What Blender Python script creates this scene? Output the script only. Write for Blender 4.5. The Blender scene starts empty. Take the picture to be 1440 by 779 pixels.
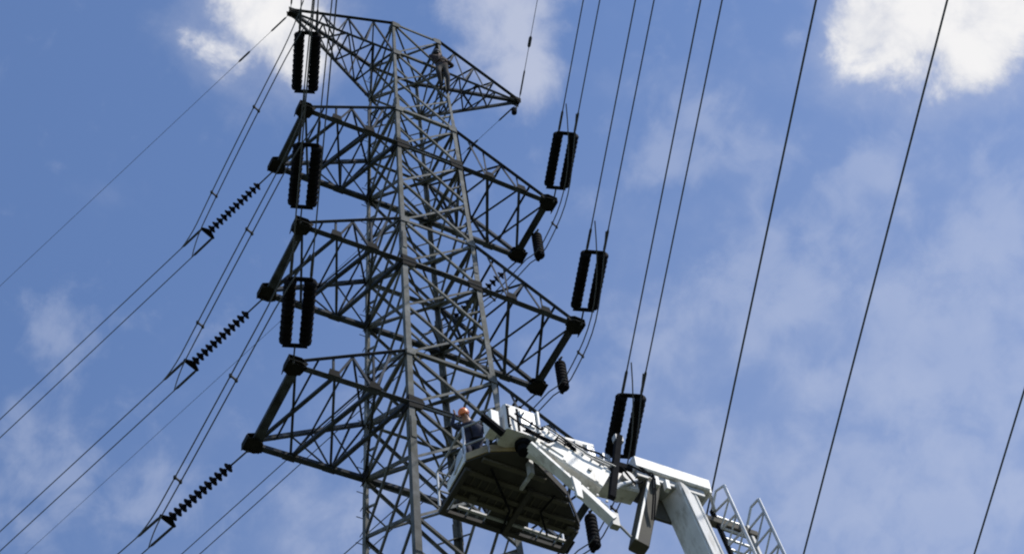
import bpy, bmesh, math, random
from mathutils import Vector, Matrix, Quaternion, noise
random.seed(7)
R = math.radians
C = bpy.context.scene.collection
sc = bpy.context.scene
H = 48.7            # height of the lowest chord of the top crossarm above the ground; z below is counted from there

# ------------------------------------------------------------------ camera
cd = bpy.data.cameras.new('camera'); cam = bpy.data.objects.new('camera', cd); C.objects.link(cam)
cd.sensor_width = 36; cd.lens = 71.5; cd.clip_start = 0.1; cd.clip_end = 20000
fw = Vector((0.3106, 0.4825, 0.8190)).normalized()
rt = Vector((0.8928, -0.4437, -0.0772)); rt = (rt - fw*rt.dot(fw)).normalized()
up = rt.cross(fw)
cam.matrix_world = Matrix(((rt.x, up.x, -fw.x, -14.0303), (rt.y, up.y, -fw.y, -26.0592), (rt.z, up.z, -fw.z, H-47.1518), (0, 0, 0, 1)))
sc.camera = cam

# ------------------------------------------------------------------ light, sky, exposure
SUN_TO = Vector((0.66, -0.60, 0)).normalized(); SUN_EL = R(56)
sun_to = Vector((SUN_TO.x*math.cos(SUN_EL), SUN_TO.y*math.cos(SUN_EL), math.sin(SUN_EL)))
sl = bpy.data.lights.new('sun', 'SUN'); sl.energy = 3.4; sl.angle = R(0.53); sl.color = (1.0, 0.95, 0.87)
so = bpy.data.objects.new('sun', sl); C.objects.link(so); so.location = (0, 0, H+60)
so.rotation_euler = sun_to.to_track_quat('Z', 'Y').to_euler()
sc.view_settings.view_transform = 'Standard'; sc.view_settings.look = 'None'
sc.cycles.filter_width = 2.1   # the photograph's lens is a little soft
sc.view_settings.exposure = 0.0; sc.view_settings.gamma = 1.0

def make_world():
    w = bpy.data.worlds.new('World'); sc.world = w; w.use_nodes = True
    nt = w.node_tree; N = nt.nodes; L = nt.links; N.clear()
    def n(t, **k):
        o = N.new(t)
        for a, b in k.items(): setattr(o, a, b)
        return o
    def val(x, sock):
        if isinstance(x, (int, float)): sock.default_value = x
        elif isinstance(x, (tuple, list)): sock.default_value = x
        else: L.new(x, sock)
    def M(op, a, b=0.0, c=0.0, clamp=False):
        o = n('ShaderNodeMath', operation=op, use_clamp=clamp); val(a, o.inputs[0]); val(b, o.inputs[1]); val(c, o.inputs[2]); return o.outputs[0]
    def VM(op, a, b):
        o = n('ShaderNodeVectorMath', operation=op); val(a, o.inputs[0]); val(b, o.inputs[1]); return o
    def step(x, a, b):
        o = n('ShaderNodeMapRange', interpolation_type='SMOOTHSTEP'); val(x, o.inputs[0]); o.inputs[1].default_value = a; o.inputs[2].default_value = b; return o.outputs[0]
    def nz(vec, scale, detail, rough, dist=0.0, off=(0, 0, 0)):
        o = n('ShaderNodeTexNoise'); v = VM('ADD', vec, off).outputs[0]; L.new(v, o.inputs['Vector'])
        o.inputs['Scale'].default_value = scale; o.inputs['Detail'].default_value = detail; o.inputs['Roughness'].default_value = rough; o.inputs['Distortion'].default_value = dist
        return o.outputs['Fac']
    def mix(f, a, b):
        o = n('ShaderNodeMix', data_type='RGBA'); val(f, o.inputs[0]); val(a, o.inputs[6]); val(b, o.inputs[7]); return o.outputs[2]
    d = n('ShaderNodeTexCoord').outputs['Generated']
    sky = n('ShaderNodeTexSky', sky_type='NISHITA'); sky.sun_disc = False
    sky.sun_elevation = SUN_EL; sky.sun_rotation = math.atan2(sun_to.x, sun_to.y); sky.air_density = 1.0; sky.dust_density = 0.3; sky.ozone_density = 3.2
    # cumulus: puffs standing in given directions of the sky, with broken rims
    def puffs(lst):
        acc = None
        for (x, y, z, r) in lst:
            dist = VM('DISTANCE', d, (x, y, z)).outputs['Value']
            f = M('SUBTRACT', 1.0, M('DIVIDE', dist, r))
            acc = f if acc is None else M('SMOOTH_MAX', acc, f, 0.25)
        return acc
    n1 = nz(d, 30, 10, 0.62, 0.25)
    n2 = nz(d, 9, 5, 0.55, 0.2, (3.1, 1.7, 0.4))
    rim = M('ADD', M('MULTIPLY', M('SUBTRACT', n1, 0.5), 1.7), M('MULTIPLY', M('SUBTRACT', n2, 0.5), 0.9))
    dense = puffs(PUFFS)
    m1 = step(M('ADD', dense, rim), 0.0, 0.54); halo = M('MULTIPLY', step(M('ADD', dense, M('MULTIPLY', rim, 0.8)), -0.55, 0.35), 0.26)
    veil = puffs(VEILS)
    m2 = M('MULTIPLY', step(M('ADD', veil, rim), -0.05, 0.85), 0.66)
    # thin high cloud, denser towards the right of the tower and low down
    n3 = nz(d, 24, 7, 0.52, 0.15, (0.7, 5.2, 2.2)); n4 = nz(d, 5, 3, 0.5, 0.0, (8.3, 2.2, 6.1))
    bias = M('ADD', M('MULTIPLY', VM('DOT_PRODUCT', d, BIAS).outputs['Value'], 0.9), BIAS_C)
    wis = M('ADD', M('ADD', n3, M('MULTIPLY', M('SUBTRACT', n4, 0.5), 0.6)), bias)
    m3 = M('ADD', M('MULTIPLY', step(wis, 0.46, 0.84), 0.14), M('MULTIPLY', step(bias, -0.14, 0.20), 0.22))
    fine = nz(d, 42, 6, 0.55, 0.3, (2.7, .9, 4.4))
    st_ = n('ShaderNodeMapping'); L.new(d, st_.inputs[0]); st_.inputs['Rotation'].default_value = (.5, .2, .7); st_.inputs['Scale'].default_value = (30, 17, 24)
    n5 = nz(st_.outputs[0], 1.0, 8, 0.6, 0.6, (5.5, 1.1, 7.7))
    thin = M('MULTIPLY', M('MAXIMUM', M('MINIMUM', puffs(THIN), 0.55), -0.6), 0.45)
    mot = M('ADD', M('ADD', M('MULTIPLY', M('SUBTRACT', fine, 0.5), 1.6), M('MULTIPLY', M('SUBTRACT', n5, 0.5), 1.2)), M('ADD', thin, M('MULTIPLY', bias, 0.9)))
    m4 = M('MULTIPLY', step(mot, -0.28, 0.52), 0.31)
    skyc = n('ShaderNodeMix', data_type='RGBA', blend_type='MULTIPLY'); skyc.inputs[0].default_value = 1.0
    L.new(sky.outputs[0], skyc.inputs[6]); skyc.inputs[7].default_value = SKY_TINT
    c = mix(m3, skyc.outputs[2], WISP_COL)
    c = mix(m4, c, WISP_COL)
    c = mix(m2, c, VEIL_COL); c = mix(halo, c, VEIL_COL)
    c = mix(m1, c, mix(step(M('ADD', M('ADD', n1, M('MULTIPLY', M('SUBTRACT', n2, 0.5), 0.5)), M('MULTIPLY', dense, 0.25)), 0.42, 0.78), CLOUD_LO, CLOUD_HI))
    bg = n('ShaderNodeBackground'); L.new(c, bg.inputs[0]); bg.inputs[1].default_value = SKY_STR
    out = n('ShaderNodeOutputWorld'); L.new(bg.outputs[0], out.inputs[0])
SKY_STR = 0.148; SKY_TINT = (1.03, 1.05, 1.15, 1)
PUFFS = [(.1596, .4262, .8904, .040), (.1530, .4400, .8850, .012), (.1753, .4409, .8803, .022), (.160, .415, .897, .026), (.178, .428, .886, .022),
         (.433, .2858, .8549, .046), (.4174, .3058, .8557, .026), (.4612, .2855, .8401, .032), (.452, .262, .853, .045), (.425, .262, .866, .045), (.1774, .4416, .8795, .022), (.166, .432, .886, .03)]
THIN = [(.1202, .5872, .8005, .021), (.1292, .6321, .764, .030), (.1786, .6288, .7568, .021), (.2668, .6095, .7465, .025), (.4778, .4768, .7378, .033), (.4342, .4928, .7541, .021), (.4215, .4191, .8042, .038), (.4944, .4061, .7685, .045), (.4511, .371, .8117, .031), (.3618, .393, .8454, .028), (.4967, .355, .792, .028), (.5208, .4545, .7226, .031), (.3822, .474, .7933, .024)]
VEILS = [(.2687, .3873, .8819, .040), (.281, .399, .873, .026), (.255, .380, .889, .032), (.262, .360, .895, .04)]
BIAS = (.75, .30, -.59); BIAS_C = 0.06
WISP_COL = (4.0, 4.35, 5.4, 1); VEIL_COL = (4.4, 4.6, 5.35, 1); CLOUD_HI = (6.15, 6.1, 6.15, 1); CLOUD_LO = (4.5, 4.65, 5.15, 1)
make_world()

# ------------------------------------------------------------------ materials
def mat(name, base, rough=0.6, metal=0.0, var=0.25, scale=6.0, spots=None, spot_amt=0.45, spec=0.5, bump=0.0, streak=False):
    m = bpy.data.materials.new(name); m.use_nodes = True; nt = m.node_tree; N = nt.nodes; L = nt.links
    b = N['Principled BSDF']; b.inputs['Roughness'].default_value = rough; b.inputs['Metallic'].default_value = metal; b.inputs['Specular IOR Level'].default_value = spec
    tc = N.new('ShaderNodeTexCoord'); oi = N.new('ShaderNodeObjectInfo')
    t = N.new('ShaderNodeTexNoise'); L.new(tc.outputs['Object'], t.inputs['Vector']); t.inputs['Scale'].default_value = scale; t.inputs['Detail'].default_value = 6
    mr = N.new('ShaderNodeMapRange'); L.new(t.outputs['Fac'], mr.inputs[0]); mr.inputs[1].default_value = .3; mr.inputs[2].default_value = .7; mr.inputs[3].default_value = 1-var; mr.inputs[4].default_value = 1+var
    mo = N.new('ShaderNodeMapRange'); L.new(oi.outputs['Random'], mo.inputs[0]); mo.inputs[3].default_value = 1-var*.7; mo.inputs[4].default_value = 1+var*.7
    mu = N.new('ShaderNodeMath'); mu.operation = 'MULTIPLY'; L.new(mr.outputs[0], mu.inputs[0]); L.new(mo.outputs[0], mu.inputs[1])
    vs = N.new('ShaderNodeVectorMath'); vs.operation = 'SCALE'; vs.inputs[0].default_value = base; L.new(mu.outputs[0], vs.inputs['Scale'])
    col = vs.outputs[0]
    if spots:
        t2 = N.new('ShaderNodeTexNoise'); L.new(tc.outputs['Object'], t2.inputs['Vector']); t2.inputs['Scale'].default_value = scale*.45; t2.inputs['Detail'].default_value = 8; t2.inputs['Roughness'].default_value = .7
        if streak:      # grease and rust runs: noise drawn out along the vertical
            mp = N.new('ShaderNodeMapping'); L.new(tc.outputs['Object'], mp.inputs[0]); mp.inputs['Scale'].default_value = (2.6, 2.6, .55); L.new(mp.outputs[0], t2.inputs['Vector'])
        r2 = N.new('ShaderNodeMapRange'); L.new(t2.outputs['Fac'], r2.inputs[0]); r2.inputs[1].default_value = 1-spot_amt-.05; r2.inputs[2].default_value = 1-spot_amt+.15
        mx = N.new('ShaderNodeMix'); mx.data_type = 'RGBA'; L.new(r2.outputs[0], mx.inputs[0]); L.new(col, mx.inputs[6]); mx.inputs[7].default_value = (*spots, 1)
        col = mx.outputs[2]
    L.new(col, b.inputs['Base Color'])
    if bump:
        bp = N.new('ShaderNodeBump'); bp.inputs['Strength'].default_value = bump; L.new(t.outputs['Fac'], bp.inputs['Height']); L.new(bp.outputs[0], b.inputs['Normal'])
    return m
MAT = dict(
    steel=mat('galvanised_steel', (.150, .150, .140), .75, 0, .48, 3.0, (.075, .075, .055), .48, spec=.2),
    arm=mat('shaded_weathered_steel', (.060, .066, .078), .8, 0.0, .45, 4.0, (.028, .025, .022), .45, spec=.15),  # crossarm steel; shade on the undersides is put into its dark colour
    gusset=mat('rust_dark_steel', (.017, .016, .014), .9, 0, .35, 7.0, (.018, .012, .009), .45, spec=.2),
    glaze=mat('dark_glazed_porcelain', (.011, .010, .012), .75, 0, .3, 9.0, spec=.04),
    cable=mat('aluminium_cable', (.085, .088, .095), .6, .2, .12, 2.0),
    fitting=mat('zinc_fitting', (.075, .076, .08), .75, .1, .25, 10, spec=.2),
    white=mat('white_machine_paint', (.77, .745, .695), .5, 0, .08, 4.5, (.42, .38, .31), .45, streak=True),
    grey=mat('grey_machine_paint', (.36, .365, .36), .5, 0, .15, 5, (.22, .21, .19), .4),
    olive=mat('dark_olive_paint', (.085, .075, .052), .8, 0, .2, 3, (.07, .06, .045), .45),  # dark olive tone for floor ribs, slats, cheeks and the lower link
    black=mat('black_painted_steel', (.012, .012, .014), .9, 0, .3, 5, spec=.04),
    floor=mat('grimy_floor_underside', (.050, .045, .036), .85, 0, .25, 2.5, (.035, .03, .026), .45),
    tan=mat('tan_toe_board', (.36, .27, .14), .7, 0, .2, 5, (.2, .16, .1), .4),
    rail=mat('pale_galvanised_rail', (.55, .56, .56), .45, .3, .15, 8),
    rust=mat('rusty_drum', (.16, .085, .045), .8, 0, .3, 12),
    ground=mat('dry_grass_ground', (.055, .065, .033), .95, 0, .35, .15, (.10, .085, .06), .42),
    helmet=mat('orange_helmet_plastic', (.80, .20, .03), .35, 0, .05, 4),
    dhelmet=mat('dark_helmet_plastic', (.035, .03, .04), .4, 0, .1, 4),
    navy=mat('navy_coverall_cloth', (.022, .024, .045), .9, 0, .25, 14, bump=.3),
    brown=mat('brown_jacket_cloth', (.034, .018, .014), .9, 0, .25, 14, bump=.3),
    greycloth=mat('grey_trouser_cloth', (.032, .029, .027), .9, 0, .25, 14, bump=.3),
    skin=mat('skin', (.42, .24, .17), .55, 0, .06, 12),
    boot=mat('black_boot_leather', (.02, .018, .016), .6, 0, .2, 10),
    strap=mat('dark_harness_strap', (.05, .035, .02), .8, 0, .1, 10),
    hair=mat('black_hair', (.012, .01, .009), .6, 0, .2, 30),
    eye=mat('eye', (.03, .02, .015), .2, 0, .05, 10),
)

# ------------------------------------------------------------------ object helpers
ORG = {}
def tag(o, label=None, cat=None, group=None, kind=None):
    for k, v in (('label', label), ('category', cat), ('group', group), ('kind', kind)):
        if v: o[k] = v
    return o
def thing(name, loc, label, cat, group=None):
    o = bpy.data.objects.new(name, None); C.objects.link(o); o.empty_display_size = .3
    o.location = (loc[0], loc[1], loc[2]+H); ORG[o.name] = Vector(loc)
    return tag(o, label, cat, group)
def obj(name, vf, m, parent=None, smooth=False):
    verts, faces = vf
    me = bpy.data.meshes.new(name)
    o0 = ORG[parent.name] if parent is not None else Vector((0, 0, -H))
    me.from_pydata([tuple(Vector(v)-o0) for v in verts], [], faces)
    if smooth: me.polygons.foreach_set('use_smooth', [True]*len(me.polygons))
    me.materials.append(MAT[m] if isinstance(m, str) else m); me.update()
    o = bpy.data.objects.new(name, me); C.objects.link(o)
    if parent is not None: o.parent = parent; ORG[o.name] = o0
    return o
def perp(d, ref):
    d = d.normalized(); r = Vector(ref); r = r-d*r.dot(d)
    if r.length < 1e-4: r = Vector((1, 0, 0)) if abs(d.x) < .9 else Vector((0, 1, 0)); r = r-d*r.dot(d)
    return r.normalized()
def prism(a, b, prof, e1, e2, b_e=None):
    """closed profile (list of (p,q) along e1,e2) swept from a to b"""
    n = len(prof); a = Vector(a); b = Vector(b)
    v = [a+e1*p+e2*q for p, q in prof]+[b+e1*p+e2*q for p, q in prof]
    f = [(i, (i+1) % n, n+(i+1) % n, n+i) for i in range(n)]
    return v, f
def angle(a, b, s, ref1, ref2, t=None, s2=None):
    """L section: flange 1 lies along ref1, flange 2 along ref2, heel on the line a-b"""
    a = Vector(a); b = Vector(b); d = (b-a).normalized(); t = t or max(.008, s*.1); s2 = s2 or s
    e1 = perp(d, ref1); e2 = Vector(ref2); e2 = e2-d*e2.dot(d); e2 = e2-e1*e2.dot(e1)
    if e2.length < 1e-5: e2 = d.cross(e1)
    e2.normalize()
    v, f = prism(a, b, [(0, 0), (s, 0), (s, t), (t, t), (t, s2), (0, s2)], e1, e2)
    f += [(0, 1, 2, 3), (0, 3, 4, 5), (9, 8, 7, 6), (11, 10, 9, 6)]
    if e1.cross(e2).dot(d) > 0: f = [tuple(reversed(q)) for q in f]
    return v, f
def bar(a, b, w, h, ref=(0, 0, 1)):
    a = Vector(a); b = Vector(b); d = (b-a).normalized(); e2 = perp(d, ref); e1 = d.cross(e2)
    w /= 2; h /= 2; c = min(w, h)*.18
    prof = [(-w+c, -h), (w-c, -h), (w, -h+c), (w, h-c), (w-c, h), (-w+c, h), (-w, h-c), (-w, -h+c)]
    v, f = prism(a, b, prof, e1, e2)
    return v, f+[tuple(range(7, -1, -1)), tuple(range(8, 16))]
def box(lo, hi):
    x0, y0, z0 = lo; x1, y1, z1 = hi
    return bar(((x0+x1)/2, (y0+y1)/2, z0), ((x0+x1)/2, (y0+y1)/2, z1), abs(x1-x0), abs(y1-y0), (0, 1, 0))
def tube(pts, r, n=8, cap=True):
    pts = [Vector(p) for p in pts]; v = []; f = []
    ref = Vector((.13, .21, 1))
    for i, p in enumerate(pts):
        d = (pts[min(i+1, len(pts)-1)]-pts[max(i-1, 0)]).normalized(); e1 = perp(d, ref); e2 = d.cross(e1)
        rr = r[i] if isinstance(r, (list, tuple)) else r
        v += [p+e1*math.cos(2*math.pi*k/n)*rr+e2*math.sin(2*math.pi*k/n)*rr for k in range(n)]
    for i in range(len(pts)-1):
        for k in range(n): f.append((i*n+k, i*n+(k+1) % n, (i+1)*n+(k+1) % n, (i+1)*n+k))
    if cap: f += [tuple(range(n-1, -1, -1)), tuple(range((len(pts)-1)*n, len(pts)*n))]
    return v, f
def join(*parts):
    v = []; f = []
    for pv, pf in parts:
        k = len(v); v += list(pv); f += [tuple(i+k for i in q) for q in pf]
    return v, f
def plate(poly, t, nrm):
    """flat plate: polygon extruded by t along nrm"""
    nrm = Vector(nrm).normalized(); n = len(poly); v = [Vector(p)-nrm*t/2 for p in poly]+[Vector(p)+nrm*t/2 for p in poly]
    return v, [tuple(range(n-1, -1, -1)), tuple(range(n, 2*n))]+[(i, (i+1) % n, n+(i+1) % n, n+i) for i in range(n)]
def lerp(a, b, t): return Vector(a)*(1-t)+Vector(b)*t
X, Y, Z = Vector((1, 0, 0)), Vector((0, 1, 0)), Vector((0, 0, 1))

# ------------------------------------------------------------------ ground
def ground():
    n = 40; S = 6000; v = []; f = []
    for i in range(n+1):
        for j in range(n+1):
            x = (i/n*2-1); y = (j/n*2-1); x = S*x*abs(x); y = S*y*abs(y); r = math.hypot(x, y)
            z = -H+(noise.noise(Vector((x*.004, y*.004, 0)))*6*min(1, max(0, (r-80)/500)) if r > 80 else 0)
            v.append((x, y, z))
    for i in range(n):
        for j in range(n): f.append((i*(n+1)+j, (i+1)*(n+1)+j, (i+1)*(n+1)+j+1, i*(n+1)+j+1))
    tag(obj('ground', (v, f), 'ground', None, True), kind='structure')
ground()

# ------------------------------------------------------------------ the lattice tower
HH = 1.9453; ZL = [0.0, -5.8435, -11.6308]; ARM = [3.6621, 3.7610, 3.9226]; DROP = -.1176
ZT = 7.349; ZP = 5.4452; WT = .81; EX = 3.7278; EZ = 7.0512
def hw(z):
    if z <= HH: return 1-.0201*z
    w0 = 1-.0201*HH; return w0+(WT-w0)*(z-HH)/(ZT-HH)
def P(sx, sy, z): return Vector((sx*hw(z)*.95, sy*hw(z), z))
tower = thing('transmission_tower', (0, 0, -H), 'tall grey steel lattice transmission tower with three pairs of crossarms and an earth wire peak', 'pylon')
levels = [ZT, ZP, (ZP+HH)/2, HH]
for k, z in enumerate(ZL):
    levels.append(z)
    if k < 2:
        zt = ZL[k+1]+HH; levels += [(z+zt)/2, zt]
z = ZL[2]
for k in range(4): z -= 1.95; levels.append(z)
while z > -H+4: z -= 2.1*hw(z); levels.append(max(z, -H))
levels[-1] = -H
levels = sorted(set(round(q, 4) for q in levels), reverse=True)
if levels[-2]-levels[-1] < 1.5: levels.pop(-2)
# legs, in spliced lengths
cuts = [ZT+.12, HH+.25, ZL[1]+HH*.5, ZL[2]-.9, -24.0, -36.0, -H]
for sx in (-1, 1):
    for sy in (-1, 1):
        for i in range(len(cuts)-1):
            s = [.080, .112, .136, .156, .18, .21][i]
            obj('leg', angle(P(sx, sy, cuts[i])+Vector((sx, sy, 0))*.01, P(sx, sy, cuts[i+1])+Vector((sx, sy, 0))*.01, s, (-sx, 0, 0), (0, -sy, 0), .018), 'steel', tower)
            if i:
                c = P(sx, sy, cuts[i]); d = (P(sx, sy, cuts[i]+.5)-P(sx, sy, cuts[i]-.5)).normalized()
                obj('splice_plate', join(bar(c-d*.38+Vector((-sx*s*.5, sy*.022, 0)), c+d*.38+Vector((-sx*s*.5, sy*.022, 0)), s*.8, .014, Y), bar(c-d*.38+Vector((sx*.022, -sy*s*.5, 0)), c+d*.38+Vector((sx*.022, -sy*s*.5, 0)), s*.8, .014, X)), 'steel', tower)
# step bolts up one leg
for k in range(60):
    z = 6.8-k*.42; a = P(-1, 1, z); dd = Vector((-1, 0, 0)) if k % 2 else Vector((0, 1, 0))
    obj('step_bolt', tube([a, a+dd*.17], .011, 5), 'fitting', tower)
FACES = [((-1, -1), (1, -1), (0, -1, 0)), ((-1, 1), (1, 1), (0, 1, 0)), ((-1, -1), (-1, 1), (-1, 0, 0)), ((1, -1), (1, 1), (1, 0, 0))]
armz = {round(q, 4) for z in ZL for q in (z, z+HH)} | {round(ZT, 4), round(ZP, 4)}
for i in range(len(levels)-1):
    z1, z0 = levels[i], levels[i+1]; big = z1 < -20
    s = .052 if z1 > HH else (.062 if z1 > -9 else .07)
    for A, B, nr in FACES:
        nr = Vector(nr); q = -nr
        for k, (a, b) in enumerate(((P(*A, z0), P(*B, z1)), (P(*B, z0), P(*A, z1)))):
            off = nr*(.004 if k else -.016); d = b-a; ins = d.normalized()*.05
            obj('diagonal_brace', angle(a+ins+off, b-ins+off, s, d.cross(nr), q), 'steel', tower)
        # short redundant members from the crossing to the legs, and a strut where an arm joins
        if not big and z1 < ZP+.1:
            mid = (P(*A, z0)+P(*B, z1)+P(*B, z0)+P(*A, z1))/4
            for Q in (A, B):
                lq = P(*Q, (z0+z1)/2); dq = lq-mid
                m2 = lerp(mid, P(*Q, z0), .5); 
                obj('redundant_brace', angle(P(*Q, z0*.5+z1*.5)-nr*.03, m2-nr*.03, .045, Z, q), 'steel', tower)
        if round(z1, 4) in armz or (big and i % 2 == 0):
            obj('horizontal_strut', angle(P(*A, z1)+nr*.02, P(*B, z1)+nr*.02, .09 if z1 < HH+.1 else .07, Z if i % 2 else -Z, q), 'steel', tower)
    if round(z1, 4) in armz:      # plan bracing
        s = .055
        obj('plan_brace', angle(P(-1, -1, z1)-Z*.03, P(1, 1, z1)-Z*.03, s, (1, -1, 0), Z), 'steel', tower)
        obj('plan_brace', angle(P(1, -1, z1)-Z*.06, P(-1, 1, z1)-Z*.06, s, (1, 1, 0), Z), 'steel', tower)
# gusset plates on the legs where chords and braces meet
def leg_gussets(z, big):
    for sx in (-1, 1):
        for sy in (-1, 1):
            c = P(sx, sy, z); g = .30 if big else .19
            y = sy*.034
            obj('gusset_plate', join(plate([c+Vector((-sx*(-.02), y, -g*.7)), c+Vector((-sx*g, y, -g*.6)), c+Vector((-sx*g*1.25, y, .05)), c+Vector((-sx*g, y, g*.6)), c+Vector((sx*.02, y, g*.7))], .014, Y),
                                     plate([c+Vector((sx*.034, sy*.02, -g*.7)), c+Vector((sx*.034, -sy*g, -g*.6)), c+Vector((sx*.034, -sy*g*1.25, .05)), c+Vector((sx*.034, -sy*g, g*.6)), c+Vector((sx*.034, sy*.02, g*.7))], .014, X)), 'gusset' if big else 'steel', tower)
for z in ZL: leg_gussets(z, True); leg_gussets(z+HH, False)
for z in (ZT-.08, ZP): leg_gussets(z, False)

# ------------------------------------------------------------------ crossarms
def tip(k, sx, sy): return Vector((sx*ARM[k], sy*hw(ZL[k]), ZL[k]+DROP))
def crossarm(k, sx):
    z = ZL[k]; zt = z+HH
    arm = bpy.data.objects.new('crossarm', None); C.objects.link(arm); arm.parent = tower; arm.empty_display_size = .2; ORG[arm.name] = ORG[tower.name]
    T = {sy: tip(k, sx, sy) for sy in (-1, 1)}; B = {sy: P(sx, sy, z) for sy in (-1, 1)}; U = {sy: P(sx, sy, zt) for sy in (-1, 1)}
    bot = {sy: [lerp(T[sy], B[sy], t) for t in (0, .335, .69, 1)] for sy in (-1, 1)}
    top = {sy: lambda t, sy=sy: lerp(T[sy]+Z*.14, U[sy], t) for sy in (-1, 1)}
    o = Vector((-sx, 0, 0))
    for sy in (-1, 1):
        yi = Vector((0, -sy, 0))
        # bottom chord carries on across the face of the body, top chord slopes up to the leg
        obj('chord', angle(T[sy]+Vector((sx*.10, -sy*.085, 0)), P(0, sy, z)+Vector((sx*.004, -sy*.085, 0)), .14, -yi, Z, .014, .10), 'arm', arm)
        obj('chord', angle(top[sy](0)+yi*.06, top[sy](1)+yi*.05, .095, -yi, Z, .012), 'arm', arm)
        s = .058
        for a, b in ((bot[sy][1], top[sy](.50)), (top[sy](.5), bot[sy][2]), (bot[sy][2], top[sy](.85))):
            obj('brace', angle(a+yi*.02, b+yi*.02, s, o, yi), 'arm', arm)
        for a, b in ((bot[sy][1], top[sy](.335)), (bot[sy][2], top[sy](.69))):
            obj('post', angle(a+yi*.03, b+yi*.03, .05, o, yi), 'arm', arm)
    f, b = bot[-1], bot[1]
    # bottom plan bracing, crossed in each of the three panels
    for j in range(3):
        big = .085 if j else .075
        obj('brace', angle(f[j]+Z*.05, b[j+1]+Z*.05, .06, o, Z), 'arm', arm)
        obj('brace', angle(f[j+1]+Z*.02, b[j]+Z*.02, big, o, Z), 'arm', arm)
    # top plan: struts and one diagonal per bay
    for t in (.20, .5, .8):
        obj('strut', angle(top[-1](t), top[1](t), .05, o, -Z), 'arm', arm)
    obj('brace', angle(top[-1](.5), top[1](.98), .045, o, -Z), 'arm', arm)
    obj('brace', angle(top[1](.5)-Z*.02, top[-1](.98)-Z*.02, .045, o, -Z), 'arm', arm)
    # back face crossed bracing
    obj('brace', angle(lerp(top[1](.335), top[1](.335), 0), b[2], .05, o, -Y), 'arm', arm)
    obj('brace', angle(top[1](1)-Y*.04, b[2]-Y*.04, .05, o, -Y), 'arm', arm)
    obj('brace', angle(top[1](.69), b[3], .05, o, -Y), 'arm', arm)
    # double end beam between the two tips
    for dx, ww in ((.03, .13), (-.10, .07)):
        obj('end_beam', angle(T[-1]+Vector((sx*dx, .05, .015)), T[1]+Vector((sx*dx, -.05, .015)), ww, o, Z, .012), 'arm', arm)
    # heavy gusset cluster at the tips and small plates at the panel points
    for sy in (-1, 1):
        t = T[sy]
        pl = [t+Vector((sx*.16, sy*.14, -.012)), t+Vector((sx*.17, -sy*.22, -.012)), t+Vector((sx*.02, -sy*.29, -.012)), t+Vector((-sx*.22, -sy*.20, -.012)), t+Vector((-sx*.29, sy*.06, -.012)), t+Vector((-sx*.12, sy*.15, -.012))]
        up_ = [p+Z*.16 for p in pl]
        side = [t+Vector((sx*.16, sy*.075, -.06)), t+Vector((sx*.15, sy*.075, .17)), t+Vector((-sx*.15, sy*.075, .22)), t+Vector((-sx*.30, sy*.075, .10)), t+Vector((-sx*.22, sy*.075, -.06))]
        end = [t+Vector((sx*.17, sy*.13, -.07)), t+Vector((sx*.17, sy*.13, .17)), t+Vector((sx*.17, -sy*.18, .16)), t+Vector((sx*.17, -sy*.30, -.05))]
        obj('gusset_plate', join(plate(pl, .016, Z), plate(up_, .014, Z), plate(side, .016, Y), plate(end, .016, X)), 'gusset', arm)
        for j in (1, 2):
            c = bot[sy][j]+Vector((0, sy*.068, .05)); 
            obj('gusset_plate', plate([c+Vector((-.15, 0, -.07)), c+Vector((.15, 0, -.07)), c+Vector((.11, 0, .14)), c+Vector((-.11, 0, .14))], .012, Y), 'gusset', arm)
    return arm
for k in range(3):
    for sx in (-1, 1): crossarm(k, sx)
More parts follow.
